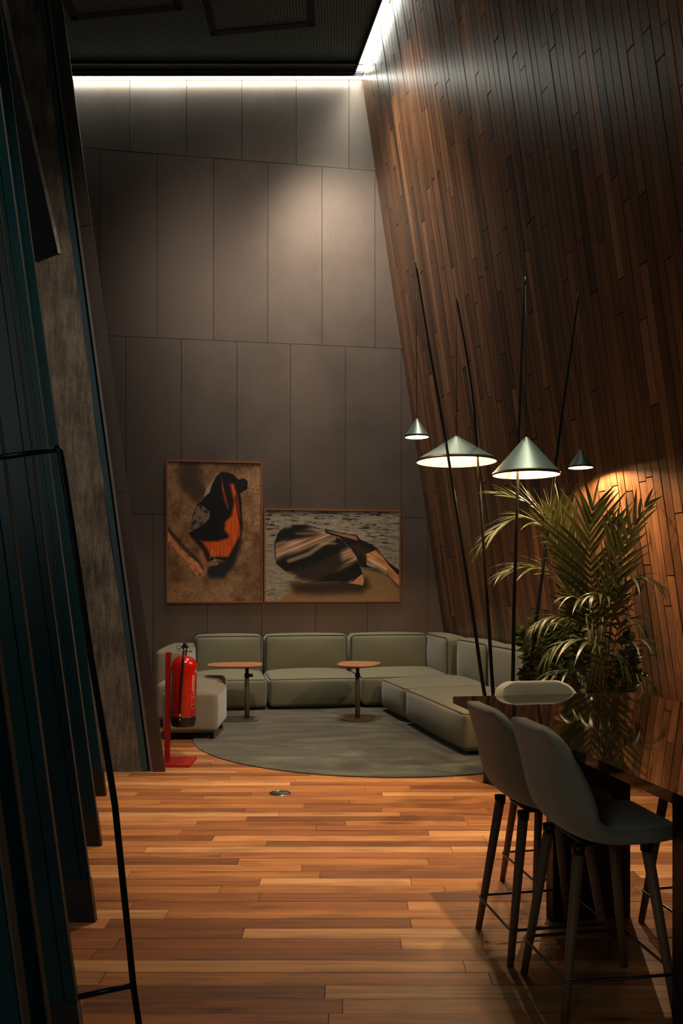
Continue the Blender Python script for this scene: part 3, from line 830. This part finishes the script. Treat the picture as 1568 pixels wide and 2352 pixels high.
for k in range(1, 9):
    a = k/8*math.pi/2; prof.append((.03+(R-.03)*math.cos(a), .50+.078*math.sin(a)))
prof += [(.022,.583),(.02,.60)]
mb = MB(); mb.lathe(prof, n=48); body = mb.build('cylinder_body', M_red, t)
mb = MB(); mb.lathe([(.02,.0),(R-.012,.003),(R-.004,.02),(R+.001,.075),(R+.001,.086),(R-.002,.088)], n=48); mb.build('foot_cap', M_rubber, t)
mb = MB(); mb.lathe([(.018,.595),(.02,.60),(.02,.625),(.014,.63),(.014,.65)], n=20); mb.tube([(-.01,0,.625),(.05,0,.625)], .009, 12); mb.lathe([(.006,0),(.012,.006),(.012,.016)], (.055,-.01,.612), 16); v = mb.build('valve', M_chrome, t)
mb = MB(); mb.box((-.03,-.012,.652),(.032,.012,.664)); mb.box((-.022,-.01,.64),(.02,.01,.65)); mb.tube([(-.005,0,.66),(.0,0,.675),(.005,0,.70)], [.016,.017,.012], 12); mb.build('lever', M_rubber, t)
mb = MB()
for c, r in (((-.05,-.012,.655),.016),((-.045,-.012,.632),.012)):
    mb.tube([(c[0]+r*math.cos(a_), c[1], c[2]+r*math.sin(a_)) for a_ in [2*math.pi*i/16 for i in range(16)]], .0022, 6, closed=True)
mb.build('safety_pin', M_chrome, t)
mb = MB(); mb.tube([(.012,-.012,.625),(.014,-.06,.632),(.012,-.098,.60),(.010,-R-.013,.54),(.002,-R-.014,.40),(-.006,-R-.014,.25),(-.010,-R-.013,.10)], [.009,.009,.0095,.010,.010,.010,.0095], 12); h = mb.build('hose', M_rubber, t)
mb = MB(); mb.tube([(-.010,-R-.013,.115),(-.010,-R-.013,.098)], .011, 12); mb.tube([(-.012,-R-.002,.07),(-.012,-R-.016,.07)], .008, 12); mb.build('hose_clip', M_chrome, t)
# label print on the curved side: small pale lines and boxes
M_lab = simple('label_print', (226, 170, 140), .6)
mb = MB()
def curved(a0, a1, z0, z1, r=R+.0008, n=6):
    vs = []
    for i in range(n+1):
        a = math.radians(a0+(a1-a0)*i/n)
        for z in (z0, z1): vs.append((r*math.cos(a), r*math.sin(a), z))
    mb.add(vs, [(2*i, 2*i+2, 2*i+3, 2*i+1) for i in range(n)])
rg = random.Random(5)
for a0, a1, z0, z1 in ((-42,-36,.30,.43),(-33,-29,.30,.43),(-27,-24,.30,.43)):
    z = z0
    while z < z1:
        l = rg.uniform(.003,.007); curved(a0, a1, z, z+l, n=2); z += l+rg.uniform(.0015,.003)
for z in (.275,.235,.19,.155): curved(-44,-20,z,z+.0022)
curved(-44,-43,.155,.277,n=1); curved(-20,-19,.155,.277,n=1)
curved(-34,-26,.285,.295); curved(-36,-30,.25,.262)
mb.build('label', M_lab, t)
mb = MB(); curved(-22,-12,.45,.47); mb.build('upper_label', M_lab, t)

# ------------------------------------------------------------------ floor socket
t = thing('floor_socket', 'round steel floor socket set flush in the wooden floor', 'floor socket', ((643-CX)/F*5.98, 5.98, 0))
mb = MB(); mb.ring([(.078,.0005),(.078,.003),(.074,.005),(.066,.0045),(.064,.0005)], n=48); mb.build('rim', M_chrome, t)
mb = MB(); mb.lathe([(.0,.0015),(.045,.0012),(.064,.0022)], n=48); mb.build('lid', simple('steel_lid', (150, 158, 156), .45, .7), t)
mb = MB(); mb.box((-.012,.03,.0015),(.008,.055,.004)); mb.build('latch', M_chrome, t)

# ------------------------------------------------------------------ bar table
def table_mat():
    m = NT('dark_gloss_table'); n = m.noise(m.coords(), 4, 3)
    m.link(m.mix(n, lin((20, 15, 11)), lin((30, 22, 15))), m.b.inputs['Base Color']); m.set(Roughness=.035)
    m.b.inputs['Specular IOR Level'].default_value = .5; return m.m
M_table = table_mat()
TZ = 0.94; TA = math.radians(-79.9)                 # long axis towards the camera
T0 = P(1040, 1600, .56*F/260)
t = thing('bar_table', 'long dark glossy bar table on the right, plants mirrored in its top', 'table', (T0.x, T0.y, 0), TA)
# local x: towards camera, local y: to the right
LT, WT = 2.35, 1.0
mb = MB(); mb.box((0,0,TZ-.032),(LT,WT,TZ)); mb.build('table_top', M_table, t)
for sx_, wd in ((.43,.37),(1.40,.43)):
    mb = MB(); mb.box((sx_,.30+(.022 if wd>.4 else 0),0),(sx_+.07,.30+wd,TZ-.032)); mb.build('leg', simple('table_leg_black', (14, 14, 14), .4), t)

# ------------------------------------------------------------------ bar stools
M_shell = fabric('stool_wool', (150, 145, 126), 1.0, .5); M_legw = simple('smoked_oak', (124, 94, 68), .5, 0, 60, .25)
M_rail = simple('steel_rail', (96, 110, 110), .25, .9)
def make_shell():
    prof = [(.245,.628),(.20,.628),(.12,.618),(.02,.610),(-.07,.612),(-.135,.634),(-.178,.676),(-.200,.735),(-.213,.80),(-.223,.860),(-.232,.906),(-.241,.947),(-.249,.978),(-.255,.999)]
    hw   = [.150, .190, .212, .222, .226, .228, .228, .227, .225, .222, .217, .206, .180, .118]
    cup  = [.000, .008, .018, .030, .046, .070, .092, .094, .084, .064, .046, .030, .015, .004]
    k = len(prof); nu = 13; vs = []
    for i in range(k):
        x, z = prof[i]; a = prof[max(i-1,0)]; b = prof[min(i+1,k-1)]
        tx, tz = b[0]-a[0], b[1]-a[1]; l = math.hypot(tx, tz); nx, nz = tz/l, -tx/l      # towards the sitter
        if nz < 0 and nx < 0: nx, nz = -nx, -nz
        for j in range(nu):
            u = -1+2*j/(nu-1); y = hw[i]*math.sin(u*math.pi/2*.94)/math.sin(math.pi/2*.94); c = cup[i]*abs(u)**2.4
            vs.append((x+nx*c, y, z+nz*c))
    fs = [(i*nu+j, (i+1)*nu+j, (i+1)*nu+j+1, i*nu+j+1) for i in range(k-1) for j in range(nu-1)]
    me = bpy.data.meshes.new('shell_seat'); me.from_pydata(vs, [], fs); me.update()
    me.polygons.foreach_set('use_smooth', [True]*len(fs)); me.materials.append(M_shell)
    o = bpy.data.objects.new('shell_seat', me); COL.objects.link(o)
    s_ = o.modifiers.new('thick', 'SOLIDIFY'); s_.thickness = .050; s_.offset = 0
    q = o.modifiers.new('smooth', 'SUBSURF'); q.levels = 2; q.render_levels = 2
    return o
def make_stool():
    t = thing('bar_stool', 'x', 'stool', (0,0,0))
    o = make_shell(); o.parent = t
    mb = MB(); 
    mb.rbox((-.10,-.10,.572),(.10,.10,.592), .01, n=2)
    for a in (-1,1):
        for b in (-1,1): mb.lathe([(.0225,.556),(.024,.59)], (a*.128,b*.128,0), 14)
    mb.build('seat_mount', M_leg, t)
    for a in (-1,1):
        for b in (-1,1):
            mb = MB(); mb.tube([(a*.205,b*.185,0),(a*.185,b*.17,.15),(a*.128,b*.128,.57)], [.0135,.016,.0205], 16); mb.build('leg', M_legw, t)
    mb = MB(); z = .142; x, y = .205, .19
    mb.loop([(x,-y,z),(x,y,z),(-x,y,z),(-x,-y,z)], .0058, .03); mb.build('foot_rail', M_rail, t)
    return t
stools = [((.932, 3.065), 9, 'nearest grey bar stool on the left side of the dark table'),
          ((.83, 3.495), 10, 'grey bar stool behind the nearest one, left side of the dark table'),
          ((1.03, 4.06), -80, 'grey bar stool at the far end of the table, back facing the plants'),
          ((1.56, 3.56), 190, 'bar stool on the far right side of the table, legs seen underneath')]
s0 = make_stool()
for i, ((x, y), a, lab) in enumerate(stools):
    s_ = s0 if i == 0 else copy_tree(s0)
    s_.location = (x, y, 0); s_.rotation_euler = (0, 0, math.radians(a)); s_['label'] = lab; s_['group'] = 'bar stools around the dark table'

# ------------------------------------------------------------------ rod lamp
M_rod = simple('black_rod', (14, 17, 18), .35, .4)
M_shade = simple('green_grey_anodised', (84, 104, 103), .42, .6, 25, .06); M_rim = simple('dark_rim', (18, 18, 17), .5)
M_inner = simple('white_enamel', (238, 226, 206), .7)
M_bulb = simple('lamp_diffuser', (255, 240, 215), .6, emit=((1.0, .72, .42), 9.0))
BX, BY = (1169-CX)/F*6.34, 6.34
lamp = thing('rod_lamp', 'black pot with four leaning rods, each hanging a cone shade on a cord', 'lamp', (0,0,0))
mb = MB(); mb.ring([(.195,0),(.195,.30),(.205,.40),(.235,.455),(.235,.465),(.20,.467),(.17,.44),(.165,.35),(.165,.03)], (BX,BY,0), 56)
mb.lathe([(0,.02),(.18,.02)], (BX,BY,0), 40); mb.build('base_pot', simple('dark_stained_pot', (52, 40, 32), .5), lamp)
mb = MB(); mb.lathe([(0,.36),(.164,.36)], (BX,BY,0), 40); mb.build('ballast', M_black, lamp)
RODS = [ # polyline (photo), foot D, tip D, shade (centre px, apex row, rim row, half width, power)
    ([(1139,1790),(1112,1593),(1080,1371),(1020,994),(985,793),(955,604)], 6.30, 6.15, (957,961,1005,28.5, 8)),
    ([(1146,1790),(1132,1590),(1122,1430),(1112,1280),(1099,1090),(1084,900),(1048,683)], 6.40, 6.50, (1048,1001,1062,92.5, 18)),
    ([(1170,1790),(1177,1575),(1180,1400),(1186,1200),(1191,1000),(1198,800),(1206,635)], 6.30, 6.05, (1208,1003,1092,77, 24)),
    ([(1184,1790),(1213,1560),(1237,1380),(1262,1180),(1284,1000),(1308,822),(1329,672)], 6.40, 6.66, (1333,1032,1075,28.5, 85))]
for pts, d0, d1, (sxp, ya, yr, hwp, pw) in RODS:
    y0, y1 = pts[0][1], pts[-1][1]
    P3 = [P(x, y, d0+(d1-d0)*(y0-y)/(y0-y1)) for x, y in pts]
    P3[0] = Vector((P3[0].x, P3[0].y, .36))
    # smooth the polyline
    Q = []
    for i in range(len(P3)-1):
        a, b, c, d = P3[max(i-1,0)], P3[i], P3[i+1], P3[min(i+2,len(P3)-1)]
        for k in range(6):
            u = k/6; Q.append(.5*((2*b)+(c-a)*u+(2*a-5*b+4*c-d)*u*u+(3*b-a-3*c+d)*u**3))
    Q.append(P3[-1]); n = len(Q)
    mb = MB(); mb.tube(Q, [.0165-.010*i/(n-1) for i in range(n)], 12); rod = mb.build('rod', M_rod, lamp)
    D = d1; r = hwp/F*D; c = P(sxp, yr, D); za = P(sxp, ya, D).z; tip = P3[-1]; zr = c.z
    mb = MB(); mb.tube([tip + Vector((0,0,-.004)), tip*.5+Vector((c.x,D,za))*.5, Vector((c.x, D, za))], .0022, 6); mb.build('cord', M_rod, rod)
    H = za-zr; rb = max(.011, r*.075)
    rim = .016 if hwp < 40 else .024
    mb = MB(); mb.lathe([(0,H),(rb*.6,H-.002),(rb,H-.010),(r*.97,rim)], (c.x,D,zr), 64, caps=False)
    sh = mb.build('lamp_shade', M_shade, lamp)
    mb = MB(); mb.ring([(r*.97,rim),(r,rim-.004),(r,.001),(r-.004,0),(r-.005,.004),(r*.96,rim)], (c.x,D,zr), 64); mb.build('rim', M_rim, sh)
    mb = MB(); mb.lathe([(.004,H-.02),(rb,H-.02),(r*.955,rim-.002),(r-.005,.003)], (c.x,D,zr), 64, caps=False); mb.build('inner_lining', M_inner, sh)
    mb = MB()
    if hwp < 40: mb.lathe([(0,.036),(r*.6,.036)], (c.x,D,zr), 32)
    else: mb.lathe([(0,H*.45),(.035,H*.45),(.04,H*.45+.015),(0,H*.45+.02)], (c.x,D,zr), 24)
    mb.build('bulb', M_bulb, sh)
    add_light('POINT', 'lamp_light', (c.x, D, zr+(.026 if hwp < 40 else H*.30)), None, pw, (1.0, .60, .30), .012 if hwp < 40 else .02)

# ------------------------------------------------------------------ plants
def leaf_mat(name, c0, c1, rough, trans=.25):
    m = NT(name); n = m.noise(m.coords(), 6, 3); m.link(m.mix(n, lin(c0), lin(c1)), m.b.inputs['Base Color'])
    m.set(Roughness=rough); m.b.inputs['Specular IOR Level'].default_value = .6
    m.b.inputs['Subsurface Weight'].default_value = 0.0
    return m.m
M_palm = leaf_mat('palm_leaf', (50, 64, 30), (80, 88, 50), .34); M_stem = leaf_mat('palm_stem', (54, 60, 34), (80, 80, 46), .5)
M_zz = leaf_mat('zz_leaf', (40, 56, 34), (78, 90, 50), .16); M_soil = simple('soil', (34, 26, 20), .9, 0, 60, .4, bump=.6)
pl = thing('planter', 'dark rectangular planter behind the table holding palm and shrubs', 'planter', (1.50, 6.37, 0), 0.0)
mb = MB()
for lo, hi in (((0,0,0),(.80,.03,.5)),((0,.38,0),(.80,.41,.5)),((0,.03,0),(.03,.38,.5)),((.77,.03,0),(.80,.38,.5)),((.03,.03,0),(.77,.38,.03))): mb.box(lo, hi)
mb.build('planter_box', simple('planter_black', (30, 28, 26), .5), pl)
mb = MB(); mb.rbox((.032,.032,.03),(.768,.378,.46), .01, bulge=(0,0,.01), n=6); mb.build('soil', M_soil, pl)

def crom(pts, m_=6):
    Q = []
    for i in range(len(pts)-1):
        a, b, c, d = pts[max(i-1,0)], pts[i], pts[i+1], pts[min(i+2,len(pts)-1)]
        for k in range(m_):
            u = k/m_; Q.append(.5*((2*b)+(c-a)*u+(2*a-5*b+4*c-d)*u*u+(3*b-a-3*c+d)*u**3))
    Q.append(pts[-1]); return Q
def blade(mb, p, d, up, L, W, droop, fold=.35, n=7):
    d = d.normalized(); side = d.cross(up)
    if side.length < 1e-3: side = Vector((1,0,0))
    side.normalize(); nrm = side.cross(d).normalized(); vs = []; q = p.copy(); dd = d.copy()
    for i in range(n+1):
        u = i/n; wv = W*(math.sin(math.pi*min(1, (u*.9+.1))**.75)*.98+.02) if u < 1 else .0006
        vs += [q-side*wv+nrm*wv*fold, q, q+side*wv+nrm*wv*fold]
        dd = (dd + Vector((0,0,-droop/n))).normalized(); q = q+dd*(L/n)
    fs = []
    for i in range(n):
        a = i*3; fs += [(a,a+1,a+4,a+3),(a+1,a+2,a+5,a+4)]
    mb.add(vs, fs, True)
def in_room(p, m_=.03):                               # keep leaves on the room side of the wooden wall
    d = (p - C0).dot(Nw)
    return p if d > m_ else p + Nw*(m_-d)
def frond(parent, pts, first, L, W, n, ang, droop, face=None, seed=0, thick=.006):
    rg = random.Random(seed); Q = crom(pts, 8); k = len(Q); mb = MB()
    mb.tube(Q, [thick*(1-.75*i/(k-1)) for i in range(k)], 8)
    v0 = len(mb.v)
    cum = [0]
    for a, b in zip(Q, Q[1:]): cum.append(cum[-1]+(b-a).length)
    tot = cum[-1]; s0_ = tot*first
    for j in range(n):
        u = (j+.5)/n; s_ = s0_+(tot-s0_)*u
        i = max(q for q in range(k-1) if cum[q] <= s_+1e-9); f_ = (s_-cum[i])/(cum[i+1]-cum[i]); p = Q[i].lerp(Q[i+1], f_)
        tdir = (Q[i+1]-Q[i]).normalized()
        pl_n = face if face is not None else Vector((0,0,1))
        side = tdir.cross(pl_n)
        if side.length < .05: side = tdir.cross(Vector((0,-1,0)))
        side.normalize(); upv = side.cross(tdir).normalized()
        ll = L*(.55+.45*math.sin(math.pi*(.12+.8*u)))*rg.uniform(.85,1.1)*(1 if u < .85 else .75)
        for sg in (-1, 1):
            a = math.radians(ang*(1-.45*u)+rg.uniform(-7,7))
            d = tdir*math.cos(a)+side*sg*math.sin(a)+upv*rg.uniform(.0,.28)
            blade(mb, p, d, upv, ll*1.08, W*1.25*rg.uniform(.8,1.15), droop*rg.uniform(.6,1.3))
    d = (Q[-1]-Q[-2]).normalized(); blade(mb, Q[-1]-d*.01, d, Vector((0,-.3,1)), L*.6, W*.8, droop)
    mb.v = [tuple(in_room(Vector(p))) for p in mb.v]
    return mb.build('frond', M_palm, parent)
palm = thing('potted_palm', 'tall feathery palm beside the wooden wall, lit by the right-hand lamp', 'plant', (0,0,0))
FR = [ # points (px, py, D), first leaflet, leaflet length, half width, pairs, angle, droop, facing
    ([(1372,1600,6.62),(1366,1480,6.58),(1360,1371,6.5),(1355,1290,6.44),(1354,1215,6.40),(1362,1165,6.38)], .40, .46, .013, 19, 46, .25, (0,-1,.1)),
    ([(1350,1600,6.68),(1330,1450,6.66),(1308,1340,6.64),(1272,1250,6.62),(1240,1205,6.6),(1190,1190,6.6),(1140,1215,6.6),(1108,1248,6.6)], .50, .34, .010, 20, 42, .75, (0,-.3,1)),
    ([(1356,1600,6.66),(1340,1440,6.66),(1316,1370,6.64),(1280,1325,6.62),(1240,1305,6.6),(1190,1302,6.58),(1150,1318,6.56)], .42, .30, .009, 15, 36, .7, (0,-.5,1)),
    ([(1352,1600,6.66),(1330,1400,6.62),(1308,1290,6.58),(1270,1210,6.52),(1225,1165,6.46),(1180,1142,6.4),(1145,1135,6.38)], .50, .30, .010, 16, 30, .15, (0,-.6,1)),
    ([(1352,1600,6.64),(1322,1400,6.6),(1300,1290,6.56),(1272,1215,6.5),(1262,1165,6.46)], .55, .30, .013, 10, 34, .1, (.1,-1,.2)),
    ([(1352,1600,6.7),(1326,1420,6.7),(1312,1330,6.7),(1300,1250,6.7),(1290,1190,6.68),(1282,1150,6.66)], .45, .34, .013, 12, 30, .1, (.2,-1,.2)),
    ([(1384,1600,6.55),(1402,1450,6.42),(1420,1340,6.3),(1438,1260,6.2),(1462,1195,6.12),(1488,1155,6.05)], .45, .30, .011, 13, 34, .2, (-.5,-1,.2)),
    ([(1386,1600,6.55),(1400,1450,6.4),(1418,1365,6.25),(1445,1332,6.1),(1485,1328,6.0),(1520,1350,5.95)], .60, .24, .009, 9, 44, 1.2, (0,-.3,1)),
    ([(1378,1600,6.5),(1372,1450,6.35),(1352,1392,6.25),(1322,1372,6.2),(1290,1372,6.2)], .62, .22, .009, 7, 44, 1.3, (0,-.2,1)),
    ([(1384,1600,6.5),(1390,1450,6.3),(1400,1385,6.15),(1380,1365,6.05),(1350,1372,6.0)], .60, .24, .011, 7, 55, 1.6, (0,-.3,1)),
    ([(1380,1600,6.5),(1390,1540,6.3),(1375,1490,6.1),(1330,1468,6.05),(1285,1480,6.05),(1255,1505,6.05)], .35, .30, .010, 12, 50, 1.3, (0,-.2,1)),
    ([(1392,1600,6.5),(1410,1530,6.25),(1440,1480,6.05),(1475,1470,5.95),(1500,1490,5.9)], .35, .24, .008, 9, 46, 1.2, (0,-.2,1)),
    ([(1376,1620,6.5),(1350,1565,6.25),(1310,1540,6.1),(1260,1550,6.05),(1225,1585,6.05)], .30, .26, .009, 11, 46, 1.1, (0,-.2,1)),
    ([(1396,1620,6.5),(1425,1570,6.25),(1460,1548,6.1),(1490,1570,6.0)], .30, .22, .008, 9, 44, 1.1, (0,-.2,1)),
    ([(1390,1600,6.5),(1405,1500,6.35),(1425,1432,6.2),(1455,1425,6.1),(1482,1455,6.05)], .60, .22, .008, 8, 42, 1.1, (0,-.2,1)),
    ([(1368,1600,6.6),(1345,1500,6.5),(1310,1430,6.4),(1265,1418,6.35),(1225,1440,6.3)], .50, .25, .009, 11, 42, 1.1, (0,-.2,1)),
    ([(1384,1600,6.5),(1400,1520,6.4),(1432,1430,6.3),(1466,1350,6.2)], .93, .10, .006, 2, 20, .1, (0,-1,.2)),
    ([(1376,1620,6.5),(1378,1540,6.2),(1390,1480,6.05),(1420,1500,6.0),(1440,1540,5.98)], .45, .26, .011, 8, 50, 1.5, (0,-.2,1)),
    ([(1372,1600,6.6),(1372,1480,6.5),(1382,1400,6.45),(1400,1330,6.4),(1412,1260,6.35),(1418,1200,6.33)], .55, .30, .012, 11, 30, .15, (-.3,-1,.2)),
]
base = Vector((1.95, 6.60, .465))
for i, (pts, fi, L, W, n, ang, dr, face) in enumerate(FR):
    P3 = [P(*p) for p in pts]
    b_ = base + Vector((.07*math.cos(i*2.4), .07*math.sin(i*2.4), 0)); P3.insert(0, b_)
    frond(palm, [in_room(p, .05) for p in P3], fi, L, W, n, ang, dr, Vector(face).normalized(), seed=i)
mb = MB()
for i in range(7):
    a = i*0.9; b_ = base + Vector((.05*math.cos(a), .05*math.sin(a), -.02))
    e = P(1345+i*8, 1410+((i*37) % 60), 6.5)
    mb.tube([b_, b_.lerp(e,.5)+Vector((.01,0,0)), e], [.017,.013,.008], 10)
mb.build('stems', M_stem, palm)

def zz(label, bx, by, tips, seed):
    t = thing('glossy_shrub', label, 'plant', (bx, by, .465), 0, 'glossy-leaved shrubs in the planter'); rg = random.Random(seed)
    o_ = Vector((bx, by, .465)); mbl = MB(); mbs = MB()
    for k, (x, y, D) in enumerate(tips):
        tip = P(x, y, D) - o_; b_ = Vector((.03*math.cos(k*2.1), .03*math.sin(k*2.1), -.01))
        mid = b_.lerp(tip, .5) + Vector((0, 0, .06)); Q = crom([b_, mid, tip], 10); n = len(Q)
        mbs.tube(Q, [.009*(1-.7*i/n) for i in range(n)], 8)
        for i in range(4, n):
            td = (Q[i]-Q[i-1]).normalized(); sd = td.cross(Vector((0,-1,.2))).normalized()
            for sg in (-1, 1):
                d = td*.55+sd*sg*.8+Vector((rg.uniform(-.3,.3), rg.uniform(-.7,.1), rg.uniform(-.1,.3)))
                up = Vector((rg.uniform(-.5,.5), -1, rg.uniform(.2,1)))
                blade(mbl, Q[i], d, up, rg.uniform(.065,.095), rg.uniform(.017,.024), .35, .3, 5)
        blade(mbl, Q[-1], (Q[-1]-Q[-2]), Vector((0,-1,.5)), .08, .016, .2, .3, 5)
    mbs.build('stems', M_stem, t); mbl.build('leaves', M_zz, t)
zz('glossy-leaved shrub at the left end of the planter, nearest the sofa', 1.60, 6.60, [(1192,1450,6.6),(1210,1505,6.5),(1230,1425,6.7),(1252,1440,6.55),(1200,1545,6.4),(1240,1500,6.35),(1275,1450,6.6)], 1)
zz('glossy-leaved shrub in the planter middle, under the palm', 1.76, 6.55, [(1290,1425,6.6),(1310,1390,6.7),(1270,1490,6.4),(1330,1450,6.4),(1300,1530,6.3),(1350,1500,6.3),(1345,1400,6.6)], 2)
zz('glossy-leaved shrub at the right end of the planter by the wall', 2.16, 6.54, [(1455,1500,6.25),(1440,1460,6.3),(1465,1545,6.2),(1420,1520,6.2),(1400,1560,6.2)], 3)
